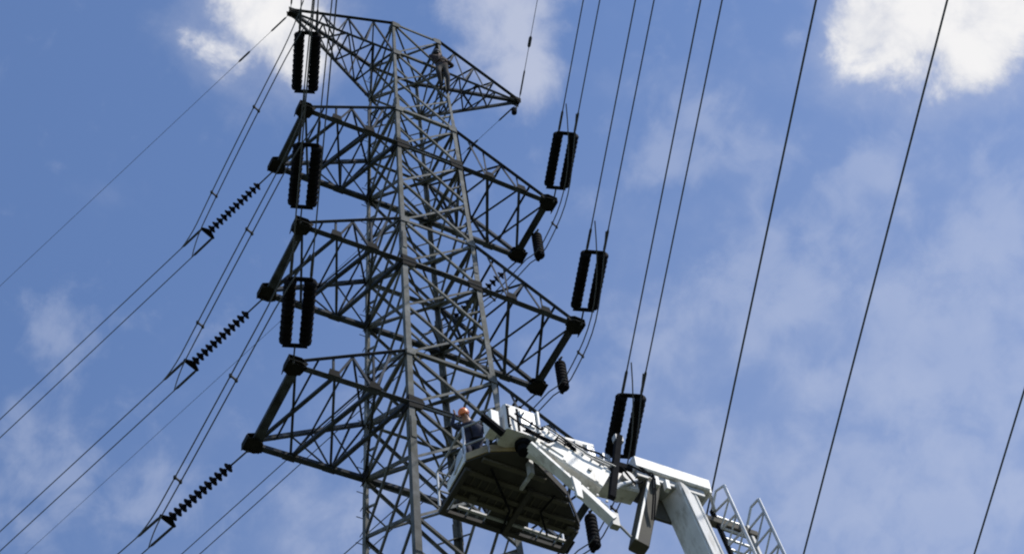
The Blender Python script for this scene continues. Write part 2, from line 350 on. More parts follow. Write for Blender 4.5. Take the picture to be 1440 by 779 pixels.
def earth_arm(sx):
    arm = bpy.data.objects.new('earth_wire_arm', None); C.objects.link(arm); arm.parent = tower; arm.empty_display_size = .2; ORG[arm.name] = ORG[tower.name]
    E = Vector((sx*EX, -.057, EZ)); o = Vector((-sx, 0, 0))
    Tp = {sy: P(sx, sy, ZT) for sy in (-1, 1)}; Lo = {sy: P(sx, sy, ZP) for sy in (-1, 1)}
    up_ = {sy: (lambda t, sy=sy: lerp(E+Vector((0, sy*.05, .06)), Tp[sy], t)) for sy in (-1, 1)}; lo = {sy: (lambda t, sy=sy: lerp(E+Vector((0, sy*.05, -.06)), Lo[sy], t)) for sy in (-1, 1)}
    for sy in (-1, 1):
        yi = Vector((0, -sy, 0))
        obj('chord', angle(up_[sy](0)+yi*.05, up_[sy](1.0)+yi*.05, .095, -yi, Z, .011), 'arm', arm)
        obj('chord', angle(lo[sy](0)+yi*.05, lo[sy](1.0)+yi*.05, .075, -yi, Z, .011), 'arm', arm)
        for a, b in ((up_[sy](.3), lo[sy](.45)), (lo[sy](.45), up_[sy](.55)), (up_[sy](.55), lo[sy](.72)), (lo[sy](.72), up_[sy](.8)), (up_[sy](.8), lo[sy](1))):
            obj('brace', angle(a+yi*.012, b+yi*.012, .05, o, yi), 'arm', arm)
    for F in (up_, lo):
        zz = Z if F is lo else -Z
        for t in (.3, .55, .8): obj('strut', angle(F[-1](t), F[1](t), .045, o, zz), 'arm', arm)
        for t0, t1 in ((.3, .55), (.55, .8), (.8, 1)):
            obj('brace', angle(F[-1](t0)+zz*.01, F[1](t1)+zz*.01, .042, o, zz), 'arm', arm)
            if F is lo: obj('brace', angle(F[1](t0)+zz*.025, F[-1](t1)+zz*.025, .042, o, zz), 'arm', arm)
    g = .17
    obj('gusset_plate', join(plate([E+Vector((sx*.10, -.1, -.075)), E+Vector((sx*.10, .1, -.075)), E+Vector((-sx*.28, .16, -.075)), E+Vector((-sx*.28, -.16, -.075))], .014, Z),
                             plate([E+Vector((sx*.10, -.085, -.16)), E+Vector((sx*.12, -.085, .10)), E+Vector((-sx*.25, -.085, .14)), E+Vector((-sx*.25, -.085, -.12))], .014, Y),
                             plate([E+Vector((sx*.10, .085, -.16)), E+Vector((sx*.12, .085, .10)), E+Vector((-sx*.25, .085, .14)), E+Vector((-sx*.25, .085, -.12))], .014, Y)), 'gusset', arm)
for sx in (-1, 1): earth_arm(sx)

# ------------------------------------------------------------------ insulator strings, conductors, jumpers
def dirv(az, sl): az = R(az); sl = R(sl); return Vector((math.sin(az)*math.cos(sl), math.cos(az)*math.cos(sl), math.sin(sl)))
def disc_mesh(deep=False):
    prof = [(.03, -.066), (.112, -.066), (.122, -.05), (.122, -.012), (.130, .006), (.130, .034), (.122, .046), (.112, .068), (.03, .070)] if deep else [(.022, -.045), (.05, -.038), (.055, -.005), (.10, .012), (.127, .036), (.118, .048), (.06, .040), (.022, .060)]
    n = 14; v = []; f = []
    for r, z in prof: v += [(r*math.cos(2*math.pi*k/n), r*math.sin(2*math.pi*k/n), z) for k in range(n)]
    for i in range(len(prof)-1):
        for k in range(n): f.append((i*n+k, i*n+(k+1) % n, (i+1)*n+(k+1) % n, (i+1)*n+k))
    f += [tuple(range(n-1, -1, -1)), tuple(range((len(prof)-1)*n, len(prof)*n))]
    me = bpy.data.meshes.new('insulator_disc'); me.from_pydata(v, [], f); me.materials.append(MAT['glaze']); me.polygons.foreach_set('use_smooth', [True]*len(f)); me.update()
    return me
DISC = disc_mesh(); DEEP = disc_mesh(True)
def discs(a, d, n, pitch, parent, scale=1.0, mesh=None):
    """one column of discs: its core rod is the part, each disc a sub-part"""
    d = d.normalized()
    rod = obj('disc_column', tube([a-d*.03, a+d*(n*pitch+.03)], .022, 6), 'black', parent)
    q = d.to_track_quat('Z', 'Y')
    for i in range(n):
        o = bpy.data.objects.new('insulator_disc', mesh or DISC); C.objects.link(o); o.parent = rod
        o.location = a+d*pitch*(i+.5)-ORG[parent.name]; o.rotation_mode = 'QUATERNION'; o.rotation_quaternion = q; o.scale = (scale, scale, 1)
    return rod
def side_of(d): return Vector((d.y, -d.x, 0)).normalized()*(1 if d.y > 0 else -1)
NAMEK = ['top', 'middle', 'bottom']; SIDE = {-1: 'left', 1: 'right'}
def front_string(k, sx, az):
    T = tip(k, sx, -1)+Vector((sx*.06, -.10, -.02)); d = dirv(az, 2.58); s = side_of(d); hs = .215
    st = thing('insulator_string', T, 'dark double insulator string rising from the front tip of the %s %s crossarm' % (NAMEK[k], SIDE[sx]), 'insulator', 'double insulator strings towards the viewer')
    L0, L1 = .42, 2.03
    obj('link', join(bar(T, T+d*L0, .035, .05), tube([T-Z*.05, T+Z*.05], .03, 8)), 'fitting', st)
    for q in (L0, L1+.08):
        c = T+d*q
        obj('yoke_plate', plate([c-s*(hs+.06)-d*.05, c+s*(hs+.06)-d*.05, c+s*(hs+.04)+d*.05, c-s*(hs+.04)+d*.05], .03, Z), 'black', st)
    for e in (-1, 1): discs(T+d*(L0+.06)+s*hs*e, d, 11, .146, st, 1.1, DEEP)
    for e in (-1, 1): obj('dead_end_clamp', tube([T+d*(L1+.1)+s*hs*e, T+d*(L1+.2)+s*hs*e, T+d*(L1+.7)+s*hs*e, T+d*(L1+.75)+s*hs*e], [.02, .034, .034, .02], 8), 'fitting', st)
    return T+d*(L1+.1), d, s, hs
def back_string(k, sx, az):
    T = tip(k, sx, 1)+Vector((sx*.02, .10, -.02)); d = dirv(az, -9.46); s = side_of(d); hs = .20
    st = thing('insulator_string', T, 'long dark ribbed insulator string pulling away from the back tip of the %s %s crossarm' % (NAMEK[k], SIDE[sx]), 'insulator', 'single insulator strings on the far side')
    obj('link', join(bar(T, T+d*.48, .03, .04), tube([T-Z*.05, T+Z*.05], .03, 8)), 'fitting', st)
    discs(T+d*.50, d, 12, .158, st, 1.05)
    c = T+d*2.46
    obj('yoke_plate', plate([c-s*.05-d*.05, c+s*.05-d*.05, c+s*(hs+.05)+d*.04, c+s*(hs+.03)+d*.10, c-s*(hs+.03)+d*.10, c-s*(hs+.05)+d*.04], .03, Z), 'black', st)
    for e in (-1, 1): obj('dead_end_clamp', tube([c+d*.07+s*hs*e, c+d*.16+s*hs*e, c+d*.75+s*hs*e, c+d*.8+s*hs*e], [.02, .034, .034, .02], 8), 'fitting', st)
    return c+d*.07, d, s, hs
CR = .0175
def bundle(p, d, s, hs, length, label, group, spacers, sagr, CR=CR):
    th = thing('conductor_bundle', p, label, 'power line', group)
    def at(x, e): return p+d*x+Z*(x*x/(2*sagr))+s*hs*e
    n = 24
    for e in (-1, 1): obj('conductor', tube([at(.1+length*(i/n)**1.5, e) for i in range(n+1)], CR, 6), 'cable', th)
    for x in spacers:
        a, b = at(x, -1), at(x, 1)
        obj('spacer', join(bar(a, b, .03, .03), bar(a-d*.05, a+d*.05, .06, .06), bar(b-d*.05, b+d*.05, .06, .06)), 'fitting', th)
FAZ = {(0, 1): 197.4, (1, 1): 197.75, (2, 1): 198.45, (0, -1): 200.25, (1, -1): 198.2, (2, -1): 198.8}
BAZ = {(0, -1): 337.4, (1, -1): 337.25, (2, -1): 336.2, (0, 1): 337.3, (1, 1): 337.3, (2, 1): 336.6}
def jumper(k, sx, A, B):
    """twin cable hanging in a loop from the far dead end round the arm to the near dead end"""
    pa, da, sa, ha = A; pb, db, sb, hb = B
    th = thing('jumper_loop', pb+db*.9, 'slack twin jumper cable looping round the %s %s crossarm' % (NAMEK[k], SIDE[sx]), 'power line', 'jumper loops round the crossarms')
    p0 = pb+db*.80; p3 = pa+da*.75
    n = 26; gap = .085
    if sx < 0: ctrl = None
    else: ctrl = Vector((ARM[k]+.20, .10, ZL[k]-1.42))
    def path(e):
        out = []
        for i in range(n+1):
            t = i/n
            if ctrl is None:
                q = lerp(p0, p3, t)-Z*(4*JS[k]*t*(1-t))+Vector((-.25, 0, 0))*4*t*(1-t)
            else:
                q = lerp(lerp(p0, ctrl+Z*-.1, t), lerp(ctrl+Z*-.1, p3, t), t)
                q = q*.35+(lerp(p0, ctrl, t/.55) if t < .55 else lerp(ctrl, p3, (t-.55)/.45))*.65-Z*.25*math.sin(math.pi*2*abs(t-.55))**2+X*(.30*math.sin(math.pi*max(0, t-.5)/.5))
            w = gap+(hb-gap)*max(0, 1-t/.18)**2 if t < .5 else gap+(ha-gap)*max(0, 1-(1-t)/.18)**2
            dirq = sb if t < .5 else sb
            out.append(q+sb*w*e)
        return out
    pts = [path(-1), path(1)]
    for q in pts: obj('jumper_cable', tube(q, .0165, 6), 'cable', th)
    for i in (8, 17):
        a, b = pts[0][i], pts[1][i]
        obj('spacer', join(bar(a, b, .04, .04), tube([a-Z*.04, a+Z*.04], .04, 6), tube([b-Z*.04, b+Z*.04], .04, 6)), 'fitting', th)
JS = [1.0, 1.0, 1.0]
for k in range(3):
    for sx in (-1, 1):
        A = front_string(k, sx, FAZ[k, sx]); B = back_string(k, sx, BAZ[k, sx])
        bundle(*A, 140, 'twin conductor running overhead from the double insulator of the %s %s crossarm' % (NAMEK[k], SIDE[sx]), 'conductors passing over the viewer', (60,), 6000)
        bundle(*B, 320, 'twin conductor sagging away into the distance from the %s %s crossarm' % (NAMEK[k], SIDE[sx]), 'conductors leading away', (55, 110), 1500, .0145)
        jumper(k, sx, A, B)
        if sx > 0:
            a = Vector((ARM[k]+.10, .05, ZL[k]+DROP))
            js = thing('jumper_insulator', a, 'short dark insulator hanging under the end of the %s right crossarm' % NAMEK[k], 'insulator', 'hanging jumper insulators')
            obj('hanger', join(bar(a+Z*.08, a-Z*.12, .04, .04), bar(a-Y*.14, a+Y*.14, .05, .03)), 'fitting', js)
            discs(a-Z*.14, -Z, 8, .125, js, 1.15, DEEP)
            obj('suspension_clamp', bar(a-Z*1.18-Y*.14, a-Z*1.18+Y*.14, .09, .07), 'black', js)

def wire(name, p, d, length, r, label, group, sagr, extra=()):
    th = thing(name, p, label, 'power line', group); n = 24
    at = lambda x: Vector(p)+d*x+Z*(x*x/(2*sagr))
    obj('conductor' if name != 'earth_wire' else 'strand', tube([at(length*(i/n)**1.5) for i in range(n+1)], r, 6), 'cable', th)
    for x0, x1, rr in extra: obj('sleeve', tube([at(x0), at(x0+.06), at(x1-.06), at(x1)], [r*1.2, rr, rr, r*1.2], 8), 'fitting', th)
for sx in (-1, 1):
    E = Vector((sx*EX, -.057, EZ)); w = SIDE[sx]
    d = dirv(197.0, 2.58); wire('earth_wire', E+Vector((sx*.06, -.09, .02)), d, 140, .011, 'thin earth wire with grey sleeves rising overhead from the %s tip of the tower peak' % w, 'earth wires at the peak', 6000, ((.12, 1.0, .026), (1.75, 2.15, .05)))
    d = dirv(336.75 if sx < 0 else 337.3, -9.46); wire('earth_wire', E+Vector((sx*.04, .09, -.04)), d, 320, .007, 'thin faint earth wire sagging away from the %s tip of the tower peak' % w, 'earth wires at the peak', 1700, ((.10, .75, .026), (1.6, 2.1, .03)))
E = Vector((EX, -.057, EZ))
st = thing('earth_wire_clamp', E+Vector((0, .02, -.15)), 'small dark clamp hanging below the right tip of the tower peak', 'clamp')
obj('hanger', bar(E+Vector((.0, .03, -.16)), E+Vector((.0, .06, -.36)), .04, .04), 'fitting', st)
obj('clamp_body', join(tube([E+Vector((-.05, .10, -.30)), E+Vector((-.06, .10, -.42)), E+Vector((-.08, .10, -.62)), E+Vector((-.08, .1, -.66))], [.04, .09, .085, .04], 8)), 'black', st)
# three single conductors of the neighbouring line, on the right
NL = [((8.4171, .7133, -8), 199.45, 'single dark conductor of the next line, nearest the tower, ending behind the ladder'),
      ((11.8575, 1.9054, -8), 198.9, 'single dark conductor of the next line crossing the white cloud at upper right'),
      ((16.1408, .1418, -8), 199.4, 'single dark conductor of the next line cutting the lower right corner')]
for p, az, lab in NL:
    d = dirv(az, 2.58); th = thing('line_conductor', p, lab, 'power line', 'single conductors of the next line')
    obj('conductor', tube([Vector(p)+d*x+Z*(x*x/16000) for x in (-150, -100, -60, -30, -10, 0, 10, 20, 30, 45, 60, 90, 140)], .026, 6), 'cable', th)

# ------------------------------------------------------------------ aerial work platform
lift = thing('aerial_platform', (9.9, -4.2, -H), 'white hydraulic aerial platform with dark cage underside raised against the tower', 'boom lift')
def part(name, vf, m, label=None):
    o = obj(name, vf, m, lift)
    if label: o['label'] = label
    return o
def sub(name, vf, m, parent, smooth=False): return obj(name, vf, m, parent, smooth)
zf = -16.11
# cage: floor seen from underneath, toe boards, posts and rails
outline = [(-1.08, -2.55), (-1.11, -3.40), (-.78, -3.78), (-.18, -4.06), (1.18, -3.35), (1.79, -2.72), (1.79, -2.50)]
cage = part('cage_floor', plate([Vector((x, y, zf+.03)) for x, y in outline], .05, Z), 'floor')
for y, x0, x1 in ((-3.62, -.85, .55), (-3.22, -1.06, 1.25), (-2.84, -1.06, 1.6), (-2.56, -1.06, 1.75)):
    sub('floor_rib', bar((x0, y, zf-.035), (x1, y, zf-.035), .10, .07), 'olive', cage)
for x in (-1.03, .38, 1.72):
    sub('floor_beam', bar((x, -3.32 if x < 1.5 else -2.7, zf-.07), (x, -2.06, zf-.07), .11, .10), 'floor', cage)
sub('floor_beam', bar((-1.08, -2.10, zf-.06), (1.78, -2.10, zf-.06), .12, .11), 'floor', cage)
sub('floor_beam', bar((-.80, -2.33, zf-.05), (1.70, -2.33, zf-.05), .06, .06), 'grey', cage)
for i in range(7):
    x = -.9+i*.40
    sub('grating_bar', bar((x, -2.54, zf-.005), (x, -2.12, zf-.005), .035, .03), 'grey', cage)
for i in range(len(outline)-1):
    a, b = Vector((*outline[i], zf+.06)), Vector((*outline[i+1], zf+.06)); dd = (b-a).normalized(); nn = Vector((dd.y, -dd.x, 0))*.02
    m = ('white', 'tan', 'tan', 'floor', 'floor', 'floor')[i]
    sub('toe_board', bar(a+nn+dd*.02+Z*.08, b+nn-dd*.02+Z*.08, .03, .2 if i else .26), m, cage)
sub('floor_bracket', join(bar((.05, -3.9, zf-.02), (.05, -3.9, zf-.42), .14, .10), bar((.05, -3.9, zf-.40), (.16, -3.3, zf-.12), .07, .07)), 'grey', cage)
posts = [(-1.08, -2.12), (-1.10, -3.38), (-.78, -3.76), (1.76, -2.12), (.4, -2.10)]
for x, y in posts:
    sub('rail_post', tube([(x, y, zf+.05), (x, y, zf+1.12)], .028, 8), 'rail', cage)
for z in (.55, 1.12):
    for i, j in ((2, 1), (1, 0), (0, 4), (4, 3)):
        sub('guard_rail', tube([(*posts[i], zf+z), (*posts[j], zf+z)], .024, 8), 'grey', cage)
sub('guard_rail', bar((-.78, -3.76, zf+1.10), (-.36, -4.12, zf+.66), .13, .10), 'black', cage)
sub('guard_rail', bar((-.40, -4.08, zf+.70), (.05, -4.14, zf+.30), .12, .12), 'black', cage)
sub('side_panel', plate([(-1.15, -2.95, zf+.08), (-1.15, -3.36, zf+.20), (-1.15, -3.36, zf+.48), (-1.15, -3.15, zf+.42)], .03, X), 'rail', cage)
sub('tool_bag', box((-.98, -2.62, zf+.06), (-.55, -2.56, zf+.5)), 'olive', cage)
sub('grating_panel', box((-.10, -2.53, zf-.03), (.72, -2.16, zf-.01)), 'floor', cage)
sub('hydraulic_pipe', tube([(-.6, -3.5, zf-.08), (-.1, -3.0, zf-.11), (.2, -2.7, zf-.12), (.3, -2.1, zf-.13)], .025, 6), 'black', cage)
sub('hydraulic_pipe', tube([(.9, -3.35, zf-.06), (.8, -2.9, zf-.12), (1.2, -2.4, zf-.13)], .022, 6), 'black', cage)
# control head on the inner end of the cage boom
head = part('boom_head', box((-.70, -4.42, -15.98), (.02, -3.95, -15.20)), 'white')
sub('head_cover', box((-1.0, -4.36, -15.98), (-.80, -4.02, -15.46)), 'white', head)
sub('head_spacer', box((-.803, -4.28, -15.97), (-.697, -4.1, -15.5)), 'grey', head)
for x in (-.66, -.44): sub('panel_gap', box((x, -4.428, -15.95), (x+.05, -4.41, -15.25)), 'black', head)
sub('head_arm', bar((-1.28, -4.5, -16.0), (-.84, -4.5, -16.33), .13, .11), 'black', head)
sub('head_plate', box((-.36, -4.45, -15.70), (-.04, -4.425, -15.28)), 'rail', head)
sub('head_flange', box((.022, -4.46, -16.0), (.075, -3.9, -15.15)), 'white', head)
sub('slew_joint', join(tube([(-.22, -4.18, -16.0), (-.22, -4.18, -16.10), (-.22, -4.18, -16.11), (-.22, -4.18, -16.26)], [.17, .17, .12, .12], 16)), 'black', head)
sub('hose', tube([(-.5, -4.47, -15.5), (-.3, -4.6, -15.8), (0, -4.55, -15.85), (.2, -4.5, -15.7)], .02, 6), 'black', head)
sub('hose', tube([(-.62, -4.45, -15.6), (-.4, -4.58, -16.0), (-.1, -4.56, -16.05), (.25, -4.5, -15.85)], .018, 6), 'black', head)
# cage boom (white beam, side flange, upper machinery rail)
b0, b1 = Vector((-.02, -4.34, -16.02)), Vector((1.40, -4.34, -16.68)); bd = (b1-b0).normalized()
beam = part('cage_boom', bar(b0-Z*.03, b1-Z*.03, .68, .40, Y), 'white')
for q in (.0, .64, 1.40): sub('boom_collar', bar(b0+bd*q, b0+bd*(q+.07), .70, .43, Y), 'white', beam)
sub('boom_rib', bar(b0+bd*.08-Y*.205-bd.cross(Y)*.2, b0+bd*.62-Y*.205-bd.cross(Y)*.2, .03, .03), 'white', beam)
sub('boom_web', plate([(-.27, -4.40, -16.46), (-.12, -4.40, -16.34), (.66, -4.40, -16.98), (1.40, -4.40, -17.40), (1.38, -4.40, -17.62), (.74, -4.40, -17.24), (.60, -4.40, -17.20)], .05, Y), 'white', beam)
sub('boom_flange', bar((-.27, -4.50, -16.40), (.63, -4.50, -17.18), .16, .08, (.6, 0, .7)), 'white', beam)
sub('boom_bracket', plate([(.52, -4.60, -17.10), (.70, -4.60, -17.22), (.70, -4.60, -17.70), (.58, -4.60, -17.66)], .06, Y), 'white', beam)
sub('boom_strut', bar((.74, -4.45, -17.22), (1.42, -4.45, -17.86), .21, .15), 'white', beam)
sub('strut_end', box((1.36, -4.52, -18.02), (1.54, -4.38, -17.66)), 'grey', beam)
sub('control_rod', tube([(1.45, -4.45, -17.80), (1.78, -4.45, -18.16)], .03, 8), 'grey', beam)
for q in ((1.02, -4.53, -16.62),):
    sub('pin', tube([Vector(q), Vector(q)-Y*.05], .045, 10), 'grey', beam)
sub('machinery_rail', bar((-.02, -4.2, -15.50), (1.42, -4.2, -15.34), .09, .09), 'white', beam)
sub('machinery_rail', bar((.62, -4.2, -15.98), (1.45, -4.2, -15.92), .10, .09), 'white', beam)
for x in (.12, .46, 1.30): sub('rail_post', bar((x, -4.2, -15.48+x*.1), (x, -4.2, -16.05), .06, .06), 'white', beam)
sub('winch_drum', tube([(.72, -4.36, -15.74), (.72, -4.30, -15.74), (.72, -4.05, -15.74), (.72, -3.99, -15.74)], [.15, .13, .13, .15], 14), 'rust', beam)
sub('valve_block', box((.90, -4.34, -15.86), (1.10, -4.05, -15.52)), 'grey', beam)
sub('valve_block', box((1.16, -4.36, -15.84), (1.36, -4.08, -15.58)), 'rail', beam)
sub('hose', tube([(.85, -4.38, -15.7), (1.1, -4.45, -15.85), (1.4, -4.42, -15.8), (1.75, -4.35, -15.9)], .022, 6), 'black', beam)
sub('hose', tube([(.1, -4.3, -15.62), (.4, -4.36, -15.8), (.8, -4.4, -15.98), (1.4, -4.4, -16.1)], .02, 6), 'black', beam)
# bolts, pipes and boxes that crowd the joint
for q in [(-.62, -4.44, -15.3), (-.62, -4.44, -15.88), (-.08, -4.44, -15.9), (-.30, -4.46, -15.38), (-.12, -4.46, -15.6), (.9, -4.52, -17.22), (1.1, -4.52, -17.33), (1.3, -4.52, -17.42), (.5, -4.52, -16.98), (.2, -4.52, -16.74), (-.05, -4.52, -16.52)]:
    sub('bolt', tube([Vector(q), Vector(q)-Y*.035], .028, 6), 'grey', head if q[2] > -16 else beam)
for dz, dy in ((.30, -.18), (.24, -.27), (.36, -.06)):
    sub('hydraulic_pipe', tube([b0+Vector((.1, dy, dz)), b0+bd*.5+Vector((0, dy, dz+.05)), b0+bd*1.1+Vector((0, dy, dz+.03)), b1+Vector((.2, dy, dz+.12))], .018, 6), 'grey', beam)
sub('junction_box', box((.16, -4.48, -15.92), (.36, -4.30, -15.72)), 'grey', beam)
sub('junction_box', box((1.48, -4.40, -15.98), (1.68, -4.18, -15.70)), 'rail', beam)
sub('joystick_box', box((-.62, -4.2, -15.19), (-.38, -4.0, -15.02)), 'black', head)
sub('hose', tube([(1.5, -4.42, -16.0), (1.75, -4.62, -16.3), (2.0, -4.6, -16.65), (2.3, -4.45, -16.3)], .024, 6), 'black', beam)
sub('hose', tube([(2.0, -4.5, -15.95), (2.3, -4.58, -16.15), (2.5, -4.56, -16.05), (2.62, -4.5, -16.3)], .02, 6), 'black', beam)
sub('cylinder_rod', tube([(1.55, -4.5, -16.9), (1.7, -4.5, -16.72), (2.15, -4.48, -16.35)], [.05, .05, .035], 10), 'rail', beam)
for x in (-.7, .1, .9, 1.5): sub('floor_bracket', bar((x, -2.7, zf-.09), (x+.16, -2.7, zf-.09), .10, .07), 'olive', cage)
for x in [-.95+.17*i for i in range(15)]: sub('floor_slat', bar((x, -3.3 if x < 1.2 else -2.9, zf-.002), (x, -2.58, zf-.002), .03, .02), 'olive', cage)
# black insulated rod held upright beside the joint
rod = part('black_rod', bar((1.86, -4.55, -15.18), (1.42, -4.55, -17.28), .14, .12, Y), 'black')
sub('rod_clamp', box((1.74, -4.60, -15.36), (1.94, -4.46, -15.20)), 'grey', rod)
# knuckle joint and the broad head of the main boom
kn = part('knuckle', join(bar((1.30, -4.2, -16.45), (2.2, -4.2, -16.35), .42, .46), ), 'white')
sub('knuckle_link', bar((1.75, -4.25, -15.86), (2.3, -4.25, -15.82), .26, .16), 'black', kn)
sub('knuckle_pin', tube([(1.95, -4.52, -16.35), (1.95, -3.9, -16.35)], .14, 14), 'grey', kn)
for k in range(7):
    q = b0+bd*(.12+k*.2)
    sub('bolt', tube([q-Y*.2+bd.cross(Y)*.24*(1 if bd.cross(Y).z > 0 else -1), q-Y*.235+bd.cross(Y)*.24*(1 if bd.cross(Y).z > 0 else -1)], .022, 6), 'grey', beam)
sub('hose_bundle', join(*[tube([(-.35+o_, -4.46-o_, -15.95), (-.20+o_, -4.62, -16.22+o_), (.10+o_, -4.62-o_, -16.30), (.35, -4.58-o_, -16.05+o_), (.75, -4.57, -16.20+o_)], .016, 6) for o_ in (0, .035, .07)]), 'black', beam)
sub('hose_bundle', join(*[tube([(2.25+o_, -4.53, -15.95), (2.45+o_, -4.62, -16.3), (2.38+o_, -4.60, -16.9), (2.3+o_, -4.52, -17.5)], .018, 6) for o_ in (0, .05)]), 'black', kn)
kh = part('knuckle_head', join(bar((2.18, -4.22, -15.76), (3.92, -4.22, -15.72), .60, .34)), 'white')
sub('head_skirt', bar((2.22, -4.20, -16.03), (3.80, -4.20, -15.99), .50, .20), 'grey', kh)
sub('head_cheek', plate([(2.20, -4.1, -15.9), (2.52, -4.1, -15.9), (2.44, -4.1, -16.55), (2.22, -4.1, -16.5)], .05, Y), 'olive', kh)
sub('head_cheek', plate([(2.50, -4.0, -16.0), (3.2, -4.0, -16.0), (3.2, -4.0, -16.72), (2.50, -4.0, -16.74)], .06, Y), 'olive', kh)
sub('head_end_cap', box((3.925, -4.48, -15.92), (3.98, -3.95, -15.52)), 'white', kh)
for x in (2.55, 2.80): sub('lug', box((x, -4.56, -16.36), (x+.10, -4.44, -16.10)), 'white', kh)
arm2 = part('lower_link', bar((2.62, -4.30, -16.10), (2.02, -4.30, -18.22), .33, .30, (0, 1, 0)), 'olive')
sub('link_edge', bar((2.44, -4.47, -16.25), (1.88, -4.47, -18.2), .05, .03, (0, 1, 0)), 'white', arm2)
# main boom: box section, two telescoping lengths, down to the turntable on the ground
mb0, mb1, mb2 = Vector((3.28, -4.2, -15.95)), Vector((5.3, -4.2, -25.5)), Vector((9.9, -4.2, -H+2.2))
md = (mb1-mb0).normalized()
br = Vector((-.31, .95, 0))
mb = part('main_boom', bar(mb0, mb1, .48, .56, br), 'white')
bn = perp(md, br); bs = md.cross(bn)
for e in (-1, 1):
    o_ = -bn*.292+bs*.195*e
    sub('edge_strip', bar(mb0+md*.2+o_, mb1+o_, .07, .025, br), 'white', mb)
part('boom_section', bar(mb1-md*.3, mb2, .66, .74, br), 'white')
part('turntable', join(tube([(9.9, -4.2, -H+.9), (9.9, -4.2, -H+1.5)], 1.1, 20), box((9.1, -4.8, -H+1.5), (10.9, -3.6, -H+2.6))), 'grey')
ch = part('truck_chassis', join(box((5.5, -5.4, -H+.85), (12.6, -3.0, -H+1.05)), box((12.8, -5.4, -H+.8), (14.6, -3.0, -H+2.9))), 'white')
for x in (6.6, 7.9, 13.6):
    for y in (-5.25, -3.15): sub('wheel', tube([(x, y-.15, -H+.5), (x, y+.15, -H+.5)], .5, 18), 'black', ch)
# rescue ladder with hand rails beside the main boom
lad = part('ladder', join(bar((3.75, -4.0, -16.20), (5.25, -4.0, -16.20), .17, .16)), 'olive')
ld = Vector((.185, 0, -1)); LL = 12.0
for x, zt_ in ((4.24, -15.86), (5.06, -16.0)):
    sub('ladder_rail', bar(Vector((x, -4.02, zt_)), Vector((x, -4.02, zt_))+ld*LL, .075, .09, Y), 'black' if x < 4.5 else 'grey', lad)
    hx = x+.06
    ht = Vector((hx, -4.52, zt_+(.28 if x < 4.5 else .36)))
    sub('hand_rail', tube([ht, ht+ld*LL], .036, 8), 'rail', lad)
    sub('rail_end', tube([Vector((x, -4.02, zt_)), Vector((x, -4.02, zt_))+Vector((.02, -.25, .35)), ht], .03, 8), 'rail', lad)
    for i in range(26):
        a = Vector((x, -4.03, zt_))+ld*(i*.46+.1); b = ht+ld*(i*.46+.35)
        sub('rail_brace', tube([a, b], .027, 5), 'rail', lad)
        sub('rail_brace', tube([b, Vector((x, -4.03, zt_))+ld*(i*.46+.56)], .022, 5), 'rail', lad)
for i in range(38):
    a = Vector((4.24, -4.02, -15.86))+ld*(i*.31+.15); b = Vector((5.06, -4.02, -16.0))+ld*(i*.31+.01+.02)
    sub('rung', tube([a, b], .028, 6), 'rail', lad)
sub('ladder_bracket', tube([(3.9, -4.2, -15.62), (4.12, -4.25, -15.7), (4.24, -4.1, -15.95)], .04, 8), 'grey', lad)

